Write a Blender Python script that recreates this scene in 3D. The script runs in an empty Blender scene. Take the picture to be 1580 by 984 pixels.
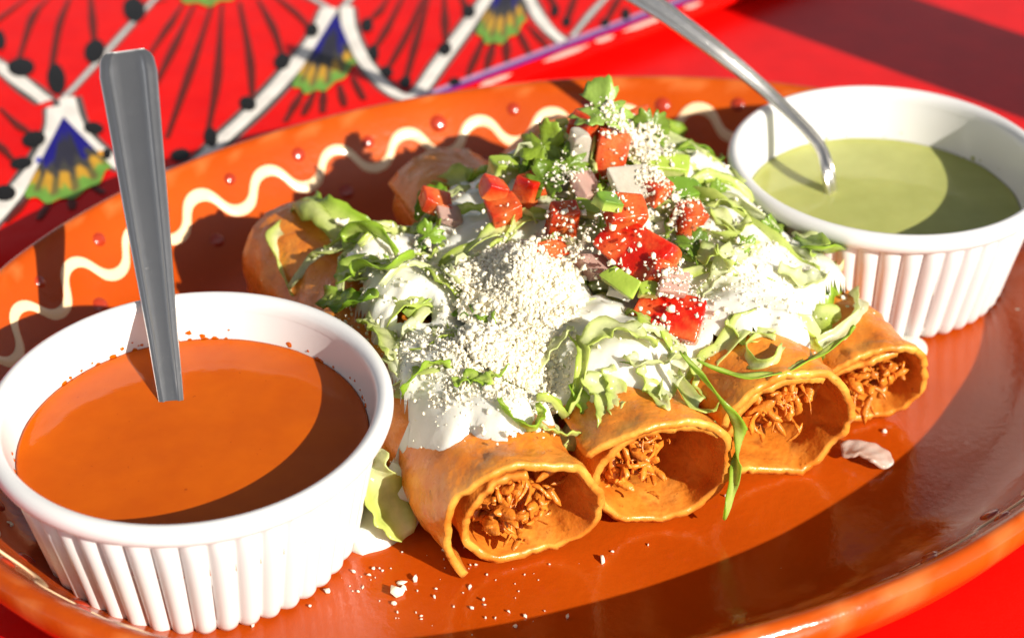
import bpy, bmesh, math, random
import numpy as np
from mathutils import Vector, noise as mnoise

# ------------------------------------------------------------------ camera, sky, sun, exposure
S = 0.01                                     # the scene is written in centimetres, built in metres
sc = bpy.context.scene
COL = sc.collection
F_PX, CX, CY = 2750.0, 790.0, 492.0
PITCH, ZC = math.radians(34.0), 31.0
cam_d = bpy.data.cameras.new('camera'); cam = bpy.data.objects.new('camera', cam_d); COL.objects.link(cam)
cam.location = (0, 0, ZC * S); cam.rotation_euler = (math.radians(90) - PITCH, 0, 0)
cam_d.sensor_width = 36.0; cam_d.lens = 36.0 * F_PX / 1580.0
cam_d.clip_start = 0.01; cam_d.clip_end = 50.0
cam_d.dof.use_dof = True; cam_d.dof.focus_distance = 0.445; cam_d.dof.aperture_fstop = 12.0
sc.camera = cam

SUN_AZ, SUN_EL = math.radians(136.0), math.radians(28.0)    # heading of the light over the table, height of the sun
world = bpy.data.worlds.new('World'); sc.world = world; world.use_nodes = True
wn = world.node_tree.nodes; wl = world.node_tree.links
sky = wn.new('ShaderNodeTexSky'); sky.sky_type = 'NISHITA'; sky.sun_disc = False
sky.sun_elevation = SUN_EL
to_sun = Vector((-math.cos(SUN_AZ) * math.cos(SUN_EL), -math.sin(SUN_AZ) * math.cos(SUN_EL), math.sin(SUN_EL)))
sky.sun_rotation = math.atan2(to_sun.x, to_sun.y)
sky.air_density = 0.55; sky.dust_density = 0.6; sky.ozone_density = 0.3
wn['Background'].inputs['Strength'].default_value = 0.072
hsv = wn.new('ShaderNodeHueSaturation'); hsv.inputs['Saturation'].default_value = 0.3   # hazy, neutral daylight
wl.new(sky.outputs['Color'], hsv.inputs['Color']); wl.new(hsv.outputs['Color'], wn['Background'].inputs['Color'])
sun_d = bpy.data.lights.new('sun', 'SUN'); sun_d.energy = 4.3; sun_d.angle = math.radians(0.55); sun_d.color = (1.0, 0.93, 0.82)
sun = bpy.data.objects.new('sun', sun_d); COL.objects.link(sun)
sun.rotation_euler = (-to_sun).to_track_quat('-Z', 'Y').to_euler()
sc.view_settings.view_transform = 'Standard'; sc.view_settings.look = 'None'
sc.view_settings.gamma = 1.0; sc.view_settings.exposure = 0.82; sc.view_settings.use_curve_mapping = False
sc.render.engine = 'CYCLES'
sc.cycles.max_bounces = 6; sc.cycles.diffuse_bounces = 4; sc.cycles.glossy_bounces = 3; sc.cycles.transmission_bounces = 4

rng = np.random.default_rng(11); random.seed(11)
FW = np.array([0, math.cos(PITCH), -math.sin(PITCH)]); UP = np.array([0, math.sin(PITCH), math.cos(PITCH)]); RT = np.array([1.0, 0, 0])
CAM = np.array([0, 0, ZC])
def ray(x, y): return FW + RT * (x - CX) / F_PX - UP * (y - CY) / F_PX
def at(x, y, z):                             # the point at height z that the photo shows at (x, y)
    d = ray(x, y); return CAM + d * ((z - ZC) / d[2])

# ------------------------------------------------------------------ helpers
def tag(o, label=None, cat=None, group=None, kind=None):
    if label: o['label'] = label
    if cat: o['category'] = cat
    if group: o['group'] = group
    if kind: o['kind'] = kind
    return o
def empty(name, loc, label, cat, group=None):
    o = bpy.data.objects.new(name, None); COL.objects.link(o); o.empty_display_size = 0.01
    o.location = Vector(loc) * S
    return tag(o, label, cat, group)
def build(name, verts, faces, mat, parent=None, cols=None, smooth=True, solid=0, sub=0, origin=None):
    """verts in world centimetres; a part is stored relative to its parent"""
    v = np.asarray(verts, float)
    if parent is not None: org = np.array(parent['_org']) if '_org' in parent else np.array(parent.location) / S
    else: org = np.array(origin if origin is not None else [v[:, 0].mean(), v[:, 1].mean(), v[:, 2].min()])
    me = bpy.data.meshes.new(name)
    me.from_pydata(((v - org) * S).tolist(), [], faces if isinstance(faces, list) else faces.tolist())
    if cols is not None:
        c = np.ones((len(v), 4), np.float32); c[:, :3] = cols
        a = me.color_attributes.new('col', 'FLOAT_COLOR', 'POINT'); a.data.foreach_set('color', c.ravel())
    if smooth: me.polygons.foreach_set('use_smooth', [True] * len(me.polygons))
    me.materials.append(mat)
    o = bpy.data.objects.new(name, me); COL.objects.link(o)
    if parent is not None: o.parent = parent
    else: o.location = Vector(org) * S
    if solid:
        m = o.modifiers.new('thick', 'SOLIDIFY'); m.thickness = solid * S; m.offset = 0
    if sub:
        m = o.modifiers.new('sub', 'SUBSURF'); m.levels = sub; m.render_levels = sub
    return o
def grid_faces(nu, nv, close_u=False, close_v=False):
    f = []
    for i in range(nu if close_u else nu - 1):
        for j in range(nv if close_v else nv - 1):
            i2, j2 = (i + 1) % nu, (j + 1) % nv
            f.append((i * nv + j, i2 * nv + j, i2 * nv + j2, i * nv + j2))
    return f
def spline(pts, n):                          # Catmull-Rom through pts
    p = np.asarray(pts, float); p = np.vstack([2 * p[0] - p[1], p, 2 * p[-1] - p[-2]])
    m = len(p) - 3; out = []
    for k in np.linspace(0, m - 1e-6, n):
        i = int(k); t = k - i; a, b, c, d = p[i:i + 4]
        out.append(0.5 * (2 * b + (c - a) * t + (2 * a - 5 * b + 4 * c - d) * t * t + (3 * b - a - 3 * c + d) * t ** 3))
    return np.array(out)
def unit(v): v = np.asarray(v, float); return v / (np.linalg.norm(v) + 1e-9)
def n1(p): return mnoise.noise(Vector(p))
def fbm(shape, cell, seed, octaves=3):       # 2-D value noise, 0..1
    r = np.random.default_rng(seed); out = np.zeros(shape); amp, tot = 1.0, 0.0
    for _ in range(octaves):
        gx, gy = int(shape[0] / cell) + 3, int(shape[1] / cell) + 3
        L = r.random((gx, gy)); x = np.arange(shape[0]) / cell; y = np.arange(shape[1]) / cell
        xi, yi = x.astype(int), y.astype(int); fx, fy = x - xi, y - yi
        fx = fx * fx * (3 - 2 * fx); fy = fy * fy * (3 - 2 * fy)
        a = L[np.ix_(xi, yi)]; b = L[np.ix_(xi + 1, yi)]; c = L[np.ix_(xi, yi + 1)]; d = L[np.ix_(xi + 1, yi + 1)]
        out += amp * ((a * (1 - fx[:, None]) + b * fx[:, None]) * (1 - fy) + (c * (1 - fx[:, None]) + d * fx[:, None]) * fy)
        tot += amp; amp *= 0.5; cell = max(cell / 2, 1.01)
    return out / tot

# ------------------------------------------------------------------ materials
def material(name):
    m = bpy.data.materials.new(name); m.use_nodes = True
    return m, m.node_tree.nodes, m.node_tree.links, m.node_tree.nodes['Principled BSDF']
def put(b, **k):
    for key, v in k.items():
        b.inputs[key.replace('_', ' ')].default_value = v if not isinstance(v, tuple) or len(v) != 3 else (*v, 1)
def coords(n): return n.new('ShaderNodeTexCoord').outputs['Object']
def noise_tex(n, l, scale, detail=4, rough=0.55, vec=None):
    t = n.new('ShaderNodeTexNoise'); t.inputs['Scale'].default_value = scale; t.inputs['Detail'].default_value = detail
    t.inputs['Roughness'].default_value = rough
    l.new(vec if vec is not None else coords(n), t.inputs['Vector']); return t.outputs['Fac']
def ramp(n, l, fac, stops):
    r = n.new('ShaderNodeValToRGB'); e = r.color_ramp.elements
    while len(e) < len(stops): e.new(0.5)
    for el, (p, c) in zip(e, stops): el.position = p; el.color = (*c, 1)
    l.new(fac, r.inputs['Fac']); return r.outputs['Color']
def bump(n, l, b, height, strength, dist):
    k = n.new('ShaderNodeBump'); k.inputs['Strength'].default_value = strength; k.inputs['Distance'].default_value = dist
    l.new(height, k.inputs['Height']); l.new(k.outputs['Normal'], b.inputs['Normal']); return k
def mixc(n, l, fac, a, b, mode='MIX'):
    m = n.new('ShaderNodeMix'); m.data_type = 'RGBA'; m.blend_type = mode
    for s, v in ((0, fac), (6, a), (7, b)):
        if isinstance(v, (int, float)): m.inputs[s].default_value = v
        elif isinstance(v, tuple): m.inputs[s].default_value = (*v, 1)
        else: l.new(v, m.inputs[s])
    return m.outputs[2]
def attr(n): a = n.new('ShaderNodeAttribute'); a.attribute_name = 'col'; return a.outputs['Color']

M = {}
def mk_red():
    m, n, l, b = material('red_lacquer'); f = noise_tex(n, l, 60)
    l.new(ramp(n, l, f, [(0.3, (0.62, 0.0015, 0.001)), (0.7, (0.74, 0.003, 0.002))]), b.inputs['Base Color'])
    put(b, Roughness=0.32); b.inputs['Specular IOR Level'].default_value = 0.4
    bump(n, l, b, noise_tex(n, l, 300, 3), 0.08, 0.002); return m
M['table'] = mk_red()
def mk_glaze():
    m, n, l, b = material('red_talavera_glaze'); f = noise_tex(n, l, 40)
    l.new(ramp(n, l, f, [(0.3, (0.66, 0.001, 0.001)), (0.7, (0.78, 0.006, 0.002))]), b.inputs['Base Color'])
    put(b, Roughness=0.2); b.inputs['Specular IOR Level'].default_value = 0.12; bump(n, l, b, noise_tex(n, l, 70, 3), 0.12, 0.003); return m
M['glaze'] = mk_glaze()
def mk_paint():
    m, n, l, b = material('hand_painted_glaze')
    f = noise_tex(n, l, 160, 4)
    c = mixc(n, l, 1.0, attr(n), ramp(n, l, f, [(0.3, (0.8, 0.8, 0.8)), (0.6, (1, 1, 1))]), 'MULTIPLY')
    l.new(c, b.inputs['Base Color']); put(b, Roughness=0.2); b.inputs['Specular IOR Level'].default_value = 0.15; return m
M['paint'] = mk_paint()
def mk_clay():
    m, n, l, b = material('glazed_terracotta')
    f = noise_tex(n, l, 22, 5); g = noise_tex(n, l, 260, 3)
    c = ramp(n, l, f, [(0.25, (0.37, 0.046, 0.0018)), (0.55, (0.45, 0.064, 0.0025)), (0.8, (0.50, 0.08, 0.004))])
    c = mixc(n, l, ramp(n, l, g, [(0.62, (0, 0, 0)), (0.75, (0.5, 0.5, 0.5))]), c, (0.45, 0.06, 0.006))
    # worn pale chips along the lip
    c = mixc(n, l, attr(n), c, (0.66, 0.22, 0.06))
    l.new(c, b.inputs['Base Color'])
    put(b, Roughness=0.15, Coat_Weight=0.05, Coat_Roughness=0.05); b.inputs['Specular IOR Level'].default_value = 0.34
    bump(n, l, b, noise_tex(n, l, 420, 3), 0.07, 0.002); return m
M['clay'] = mk_clay()
def mk_simple(name, col, rough, var=0.12, scale=80, bmp=0.0, **k):
    m, n, l, b = material(name); f = noise_tex(n, l, scale, 5)
    lo = tuple(c * (1 - var) for c in col); hi = tuple(min(1, c * (1 + var)) for c in col)
    l.new(ramp(n, l, f, [(0.3, lo), (0.7, hi)]), b.inputs['Base Color']); put(b, Roughness=rough, **k)
    if bmp: bump(n, l, b, noise_tex(n, l, scale * 4, 4), bmp, 0.002)
    return m
M['slip'] = mk_simple('cream_slip', (0.88, 0.64, 0.38), 0.2, 0.06, 60, 0.05, Coat_Weight=0.4, Coat_Roughness=0.06)
M['dot'] = mk_simple('russet_slip', (0.36, 0.03, 0.008), 0.18, 0.12, 60, 0, Coat_Weight=0.5, Coat_Roughness=0.05)
M['white'] = mk_simple('white_melamine', (0.70, 0.69, 0.68), 0.3, 0.015, 30, 0.02, Coat_Weight=0.15, Coat_Roughness=0.12)
def mk_steel():
    m, n, l, b = material('scuffed_steel')
    f = noise_tex(n, l, 500, 3); w = noise_tex(n, l, 90, 4)
    l.new(ramp(n, l, w, [(0.3, (0.80, 0.77, 0.72)), (0.7, (0.84, 0.81, 0.76))]), b.inputs['Base Color'])
    l.new(ramp(n, l, f, [(0.35, (0.29, 0.29, 0.29)), (0.7, (0.31, 0.31, 0.31))]), b.inputs['Roughness'])
    put(b, Metallic=1.0); sp = noise_tex(n, l, 1500, 2); bump(n, l, b, ramp(n, l, sp, [(0.66, (0, 0, 0)), (0.74, (1, 1, 1))]), 0.25, 0.0003); return m
M['steel'] = mk_steel()
def mk_salsa(name, lo, hi, speck, rough):
    m, n, l, b = material(name); f = noise_tex(n, l, 70, 5, 0.6); g = noise_tex(n, l, 600, 2)
    c = ramp(n, l, f, [(0.3, lo), (0.7, hi)])
    c = mixc(n, l, ramp(n, l, g, [(0.72, (0, 0, 0)), (0.78, (0.6, 0.6, 0.6))]), c, speck)
    l.new(c, b.inputs['Base Color']); put(b, Roughness=rough, Subsurface_Weight=0.15); b.inputs['Specular IOR Level'].default_value = 0.24
    b.inputs['Subsurface Radius'].default_value = (0.004, 0.0015, 0.0005); b.inputs['Subsurface Scale'].default_value = 0.5
    bump(n, l, b, noise_tex(n, l, 140, 4), 0.04, 0.002); return m
M['red_salsa'] = mk_salsa('red_salsa', (0.46, 0.074, 0.0006), (0.54, 0.098, 0.001), (0.25, 0.025, 0.001), 0.06)
M['green_salsa'] = mk_salsa('green_salsa', (0.34, 0.355, 0.10), (0.41, 0.42, 0.13), (0.24, 0.28, 0.03), 0.07)
def mk_tortilla():
    m, n, l, b = material('fried_tortilla')
    f = noise_tex(n, l, 85, 6, 0.62); g = noise_tex(n, l, 190, 4); h = noise_tex(n, l, 18, 3)
    c = ramp(n, l, f, [(0.25, (0.50, 0.095, 0.007)), (0.42, (0.67, 0.175, 0.012)), (0.58, (0.75, 0.245, 0.024)), (0.8, (0.82, 0.36, 0.065))])
    c = mixc(n, l, ramp(n, l, h, [(0.35, (0, 0, 0)), (0.7, (0.55, 0.55, 0.55))]), c, (0.70, 0.24, 0.045))
    c = mixc(n, l, ramp(n, l, g, [(0.60, (0, 0, 0)), (0.74, (0.6, 0.6, 0.6))]), c, (0.33, 0.06, 0.006))
    c = mixc(n, l, attr(n), c, (0.84, 0.42, 0.07))
    c = mixc(n, l, ramp(n, l, noise_tex(n, l, 34, 3), [(0.60, (0, 0, 0)), (0.74, (.28, .28, .28))]), c, (0.46, 0.09, 0.007))
    c = mixc(n, l, ramp(n, l, noise_tex(n, l, 620, 2), [(0.68, (0, 0, 0)), (0.76, (.6, .6, .6))]), c, (0.20, 0.035, 0.004))
    l.new(c, b.inputs['Base Color'])
    l.new(ramp(n, l, g, [(0.3, (0.2, 0.2, 0.2)), (0.7, (0.42, 0.42, 0.42))]), b.inputs['Roughness'])
    
    k = bump(n, l, b, noise_tex(n, l, 300, 5, 0.6), 0.22, 0.002)
    k2 = n.new('ShaderNodeBump'); k2.inputs['Strength'].default_value = 0.12; k2.inputs['Distance'].default_value = 0.003; l.new(ramp(n, l, noise_tex(n, l, 95, 3), [(0.5, (0, 0, 0)), (0.68, (1, 1, 1))]), k2.inputs['Height']); l.new(k2.outputs['Normal'], k.inputs['Normal']); return m
M['tortilla'] = mk_tortilla()
M['chicken'] = mk_simple('shredded_filling', (0.66, 0.20, 0.02), 0.3, 0.35, 140, 0.35)
def mk_leaf(name, rough, trans, bmp=0.15):
    m, n, l, b = material(name); f = noise_tex(n, l, 220, 4)
    c = mixc(n, l, 1.0, attr(n), ramp(n, l, f, [(0.3, (0.78, 0.82, 0.7)), (0.65, (1, 1, 1))]), 'MULTIPLY')
    l.new(c, b.inputs['Base Color']); put(b, Roughness=rough)
    bump(n, l, b, noise_tex(n, l, 330, 3), bmp, 0.002)
    t = n.new('ShaderNodeBsdfTranslucent'); l.new(c, t.inputs['Color'])
    x = n.new('ShaderNodeMixShader'); x.inputs[0].default_value = trans
    l.new(b.outputs[0], x.inputs[1]); l.new(t.outputs[0], x.inputs[2]); l.new(x.outputs[0], n['Material Output'].inputs['Surface']); return m
M['lettuce'] = mk_leaf('lettuce', 0.24, 0.52)
M['herb'] = mk_leaf('cilantro', 0.35, 0.2, 0.3)
def mk_soft(name, rough, sss, radius, bmp, scale, usecol=True, col=(1, 1, 1), trans=0.0):
    m, n, l, b = material(name)
    f = noise_tex(n, l, scale, 5)
    if usecol: c = mixc(n, l, 1.0, attr(n), ramp(n, l, f, [(0.3, (0.8, 0.78, 0.75)), (0.65, (1, 1, 1))]), 'MULTIPLY')
    else: c = ramp(n, l, f, [(0.3, tuple(v * 0.95 for v in col)), (0.7, col)])
    l.new(c, b.inputs['Base Color']); put(b, Roughness=rough, Subsurface_Weight=sss)
    b.inputs['Subsurface Radius'].default_value = radius; b.inputs['Subsurface Scale'].default_value = 1.0
    if trans: b.inputs['Transmission Weight'].default_value = trans
    if bmp: bump(n, l, b, noise_tex(n, l, scale * 2.5, 4), bmp, 0.002)
    return m
M['crema'] = mk_soft('crema', 0.24, 0.45, (0.006, 0.005, 0.0035), 0.12, 90, False, (0.72, 0.70, 0.61))
M['tomato'] = mk_soft('tomato', 0.14, 0.5, (0.005, 0.0015, 0.0008), 0.35, 150)
_n, _l = M['tomato'].node_tree.nodes, M['tomato'].node_tree.links; _b = _n['Principled BSDF']; _src = _b.inputs['Base Color'].links[0].from_socket
_l.new(mixc(_n, _l, ramp(_n, _l, noise_tex(_n, _l, 130, 3), [(0.42, (0, 0, 0)), (0.68, (.75, .75, .75))]), _src, (0.66, 0.17, 0.04)), _b.inputs['Base Color'])
M['onion'] = mk_soft('onion', 0.18, 0.2, (0.004, 0.0035, 0.003), 0.15, 160, True, trans=0.45)
M['pepper'] = mk_soft('green_pepper', 0.25, 0.2, (0.002, 0.003, 0.001), 0.15, 160)
def mk_cheese():
    m = mk_soft('dry_cheese', 0.8, 0.4, (0.003, 0.0027, 0.002), 0, 300, False, (0.94, 0.85, 0.62)); return m
M['cheese'] = mk_cheese()
M['shadow_bottle'] = mk_simple('dark_glass', (0.02, 0.012, 0.008), 0.1, 0.1)

# ------------------------------------------------------------------ table
v = []; f = []
nx, ny = 24, 24
for i in range(nx):
    for j in range(ny):
        v.append((-70 + 140 * i / (nx - 1), 5 + 130 * j / (ny - 1), 0))
top = np.array(v); n0 = len(v)
f = grid_faces(nx, ny)
# the board has a real thickness
v += [(-70, 5, -3), (70, 5, -3), (70, 135, -3), (-70, 135, -3)]
f += [(0, n0, n0 + 1, (nx - 1) * ny), ((nx - 1) * ny, n0 + 1, n0 + 2, nx * ny - 1), (nx * ny - 1, n0 + 2, n0 + 3, ny - 1), (ny - 1, n0 + 3, n0, 0)]
tb = build('table_surface', v, f, M['table'], smooth=False, origin=(0, 70, 0)); tag(tb, kind='structure')

# ------------------------------------------------------------------ red talavera plate behind
TZ = 0.9
pl_dir = np.array([math.cos(math.radians(40.3)), math.sin(math.radians(40.3))]); pl_n = np.array([-pl_dir[1], pl_dir[0]])
edge_mid = at(900, 80, TZ)[:2]
PA, PB, PE = 34.0, 20.0, 6.0                  # a tray with long, almost straight sides
pc = edge_mid + pl_n * PB - pl_dir * 6.0
plate = empty('talavera_tray', (pc[0], pc[1], 0), 'large red hand-painted ceramic tray with white scallops and black dots behind the clay platter', 'tray')
def plate_xy(r, th):
    c, s_ = math.cos(th), math.sin(th)
    return pc + pl_dir * (PA * r) * math.copysign(abs(c) ** (2 / PE), c) + pl_n * (PB * r) * math.copysign(abs(s_) ** (2 / PE), s_)
def edge_pt(k, inset): return pc + pl_dir * k - pl_n * (PB * (1 - abs(k / PA) ** PE) ** (1 / PE) - inset)
prof = [(0.02, TZ), (0.5, TZ), (0.93, TZ), (0.978, TZ), (0.992, TZ - 0.06), (1.0, TZ - 0.3), (0.99, TZ - 0.55), (0.95, 0.25), (0.90, 0.02), (0.5, 0.02)]
v = []; NT = 160
for i in range(NT):
    for (r, z) in prof: p = plate_xy(r, 2 * math.pi * i / NT); v.append((p[0], p[1], z))
build('tray_body', v, grid_faces(NT, len(prof), True), M['glaze'], plate)
def stroke(name, pts, w, col, layer=1, n=None, world=False, taper=False):
    P = np.array([p[:2] for p in pts]) if world else np.array([at(x, y, TZ)[:2] for x, y in pts])
    n = n or 6 * len(P); P = spline(P, n); T = np.gradient(P, axis=0); T /= np.linalg.norm(T, axis=1)[:, None] + 1e-9
    N = np.c_[-T[:, 1], T[:, 0]]; ww = np.interp(np.linspace(0, 1, n), np.linspace(0, 1, len(w)), w) if hasattr(w, '__len__') else np.full(n, w)
    ww = ww * (1 + 0.1 * np.sin(np.linspace(0, 9, n) + rng.random() * 6))
    if taper: ww = ww * np.minimum(1, np.linspace(0, 4, n) + .15) * np.minimum(1, np.linspace(4, 0, n) + .15)
    z = TZ + 0.012 * layer; v = []
    for k in range(n):
        for a in (-0.5, -0.3, 0.3, 0.5): q = P[k] + N[k] * ww[k] * a; v.append((q[0], q[1], z + (0.012 if abs(a) < .4 else 0)))
    return build(name, v, grid_faces(n, 4), M['paint'], plate, cols=np.tile(col, (len(v), 1)))
def scroll(pts, w=0.5):
    stroke('scallop_outline', pts, w * 1.62, (0.10, 0.09, 0.085), 1); stroke('white_scallop', pts, w, (0.85, 0.80, 0.73), 3)
def dot(x, y, rx, ry, col=(0.012, 0.011, 0.010)):
    rx, ry = rx * 1.15, ry * 1.15
    v = [(*at(x, y, TZ)[:2], TZ + 0.07)]
    for k in range(18):
        a = 2 * math.pi * k / 18; r = 1 + 0.08 * math.sin(2 * a + x); p = at(x + rx * r * math.cos(a), y + ry * r * math.sin(a), TZ)
        v.append((p[0], p[1], TZ + 0.055))
    build('painted_dot', v, [(0, 1 + k, 1 + (k + 1) % 18) for k in range(18)], M['paint'], plate, cols=np.tile(col, (19, 1)))
def fan(apex, left, right, rot=0.0):
    A, L, R = [at(*q, TZ)[:2] for q in (apex, left, right)]; na, nr = 25, 22; v = []; c = []
    for i in range(na):
        a = i / (na - 1); d = (L - A) * (1 - a) + (R - A) * a; bulge = 1 + 0.28 * math.sin(math.pi * a) + 0.03 * math.sin(a * 26)
        for j in range(nr):
            t = j / (nr - 1); p = A + d * t * bulge; v.append((p[0], p[1], TZ + 0.06))
            k = t + 0.05 * math.sin(a * 31); side = abs(a - 0.5) * 2
            if k < 0.60: col = (0.012, 0.008, 0.20) if side > 0.45 or k < 0.25 else (0.03, 0.028, 0.045)
            elif k < 0.72: col = (0.06, 0.055, 0.045)
            elif k < 0.88: col = (0.62, 0.33, 0.03) if math.sin(a * 31) > -0.2 else (0.16, 0.13, 0.04)
            else: col = (0.17, 0.36, 0.055)
            c.append(col)
    build('painted_fan', v, grid_faces(na, nr), M['paint'], plate, cols=np.array(c))
BR = (0.14, 0.012, 0.006)
fan((98, 182), (38, 300), (172, 258)); fan((518, 22), (452, 130), (550, 98)); fan((790, -55), (736, 48), (812, 32)); fan((318, -105), (258, -17), (376, -17))
for p, w in [([(-60, 70), (0, 104), (35, 130), (72, 158)], 0.55), ([(86, 166), (84, 200), (62, 248), (20, 302), (-30, 360)], 0.62),
             ([(103, 152), (116, 196), (146, 232), (190, 256), (240, 270), (300, 255), (345, 214), (400, 163), (450, 108), (488, 60), (508, 14)], 0.62),
             ([(534, 12), (540, 50), (560, 92), (590, 130), (620, 150), (645, 144), (680, 96), (720, 42), (760, -14)], 0.5),
             ([(812, -10), (828, 22), (848, 48), (872, 68)], 0.45)]: scroll(p, w)
for p in ([(98, 152), (118, 132), (160, 86), (205, 36), (262, -25)], [(508, 14), (470, -8), (420, -35)], [(530, 12), (548, -10), (575, -40)], [(882, 58), (915, 18), (950, -18)]):
    stroke('scallop_outline', p, 0.42, (0.10, 0.09, 0.085), 1); stroke('white_scallop', p, 0.2, (0.62, 0.58, 0.55), 3)
for p in ([(46, -5), (0, 30), (-20, 45)], [(76, -2), (52, 26), (30, 92)], [(108, -2), (92, 40), (80, 108)], [(140, -6), (146, 66)],
          [(282, 8), (262, 40), (228, 90)], [(300, 9), (270, 72), (232, 150)], [(328, 8), (298, 100), (258, 215)], [(343, 8), (336, 120), (322, 202)],
          [(370, 5), (386, 90), (390, 152)], [(398, 0), (422, 45), (436, 88)], [(420, -8), (455, 20), (478, 44)], [(258, 0), (225, 8), (212, 14)],
          [(600, -3), (585, 20), (568, 36)], [(622, -3), (598, 45), (578, 78)], [(655, -4), (631, 50), (600, 106)], [(662, -4), (640, 76), (627, 122)], [(686, -4), (688, 70)], [(712, -4), (722, 18)],
          [(470, 138), (440, 190)], [(486, 142), (468, 180)], [(500, 140), (498, 176)], [(524, 132), (532, 166)], [(544, 120), (562, 156)],
          [(748, 58), (722, 118)], [(764, 58), (750, 112)], [(782, 54), (782, 100)], [(800, 48), (820, 90)], [(815, 40), (850, 80)],
          [(50, 300), (10, 345)], [(80, 306), (60, 340)], [(110, 300), (112, 325)], [(140, 285), (160, 300)], [(0, 168), (30, 196), (52, 210)], [(-10, 215), (20, 248)],
          [(845, -10), (858, 14)], [(890, -10), (876, 30)], [(960, -10), (936, 34)]):
    stroke('petal_line', p, [0.14, 0.34, 0.20], BR, 2)
for d in [(208, 17, 14, 18), (147, 81, 13, 17), (88, 124, 12, 21), (33, 106, 17, 14), (0, 64, 8, 14), (145, 200, 13, 9), (53, 217, 15, 12), (383, 162, 11, 10), (326, 214, 9, 13), (279, 241, 12, 9), (34, 254, 14, 9),
          (482, 49, 9, 9), (436, 97, 10, 12), (567, 41, 7, 11), (577, 84, 7, 11), (597, 113, 8, 8), (626, 129, 8, 8), (687, 78, 8, 10), (724, 20, 8, 10), (702, 129, 8, 6), (857, 19, 5, 9), (875, 36, 5, 8), (934, 37, 6, 6), (966, 24, 6, 8), (165, 240, 6, 8), (8, 300, 14, 12)]: dot(*d)
dot(155, 239, 5, 4, (0.8, 0.35, 0.02)); dot(60, 249, 4, 4, (0.05, 0.06, 0.5))
stroke('purple_edge_line', [edge_pt(k, .75) for k in np.linspace(-7, 28, 60)], 0.30, (0.16, 0.02, 0.24), 4, 200, True)
stroke('lilac_edge_line', [edge_pt(k, 1.02) for k in np.linspace(-7, 28, 60)], 0.30, (0.52, 0.30, 0.48), 3, 200, True)
for k0, k1 in ((4.2, 6.6), (6.9, 7.9), (8.4, 11.0), (1.0, 2.6), (11.8, 12.8)):      # glints on the tray edge, painted as pale strokes
    stroke('painted_edge_glint', [edge_pt(k, .30) for k in np.linspace(k0, k1, 6)], [0.16, 0.36, 0.30, 0.14], (0.85, 0.62, 0.52), 1, 14, True, True)

# ------------------------------------------------------------------ clay platter
EA, EB, EANG, EC = 17.79, 13.62, math.radians(24), np.array([1.42, 41.25])
PD = np.array([0, .12, .3, .55, 1.0, 1.6, 2.2, 2.9, 3.6, 4.5]); PZ = np.array([3.45, 3.63, 3.7, 3.56, 3.0, 2.12, 1.5, 1.13, 1.0, 1.0])
FLOOR = 1.0
def rim_xy(th, d):
    p = np.array([EA * math.cos(th), EB * math.sin(th)]); nn = -unit([math.cos(th) / EA, math.sin(th) / EB]); q = p + nn * d
    c, s = math.cos(EANG), math.sin(EANG); return np.array([EC[0] + c * q[0] - s * q[1], EC[1] + s * q[0] + c * q[1]])
def rim(th, d): q = rim_xy(th, d); return np.array([q[0], q[1], float(np.interp(d, PD, PZ))])
platter = empty('clay_platter', (EC[0], EC[1], 0), 'oval orange glazed terracotta platter with cream wavy line holding the food', 'platter')
pr = [(3.4, 0.0), (2.6, 0.05), (1.6, 0.75), (0.75, 1.75), (0.28, 2.55), (0.03, 3.0)]
dd = [0, .05, .12, .2, .3, .42, .55, .75, 1.0, 1.3, 1.6, 1.9, 2.2, 2.55, 2.9, 3.25, 3.6]
zi = np.interp(dd, PD, PZ); zi = np.convolve(np.r_[zi[0], zi, zi[-1]], [.2, .6, .2], 'valid'); PD, PZ = np.array(dd + [4.5]), np.r_[zi, 1.0]
pr += list(zip(dd, zi)); NT = 260; v = []; c = []
for i in range(NT):
    th = 2 * math.pi * i / NT
    for (d, z) in pr:
        w = 0.03 * n1((math.cos(th) * 6, math.sin(th) * 6, d * 0.6)); q = rim_xy(th, d + w); v.append((q[0], q[1], z + w * 0.6 * (z > .3)))
        k = n1((math.cos(th) * 22, math.sin(th) * 22, d * 3)) ; k = max(0, min(1, (k - 0.08) * 4)) * (1 if (d < 0.6 and z > 2.2) else 0)
        c.append((k * .35,) * 3)
f = grid_faces(NT, len(pr), True)
inner = [rim_xy(2 * math.pi * i / NT, 3.6) for i in range(NT)]; base = len(v); rings = [0.88, 0.74, 0.58, 0.4, 0.2]
for r in rings:
    for p in inner: q = EC + (p - EC) * r; v.append((q[0], q[1], FLOOR + 0.02 * n1((q[0] * .3, q[1] * .3, 0)))); c.append((0, 0, 0))
v.append((EC[0], EC[1], FLOOR)); c.append((0, 0, 0)); L = len(pr)
for i in range(NT):
    j = (i + 1) % NT; f.append((i * L + L - 1, j * L + L - 1, base + j, base + i))
    for k in range(len(rings) - 1): f.append((base + k * NT + i, base + k * NT + j, base + (k + 1) * NT + j, base + (k + 1) * NT + i))
    f.append((base + 4 * NT + i, base + 4 * NT + j, len(v) - 1))
build('dish_body', v, f, M['clay'], platter, cols=np.array(c))
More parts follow.
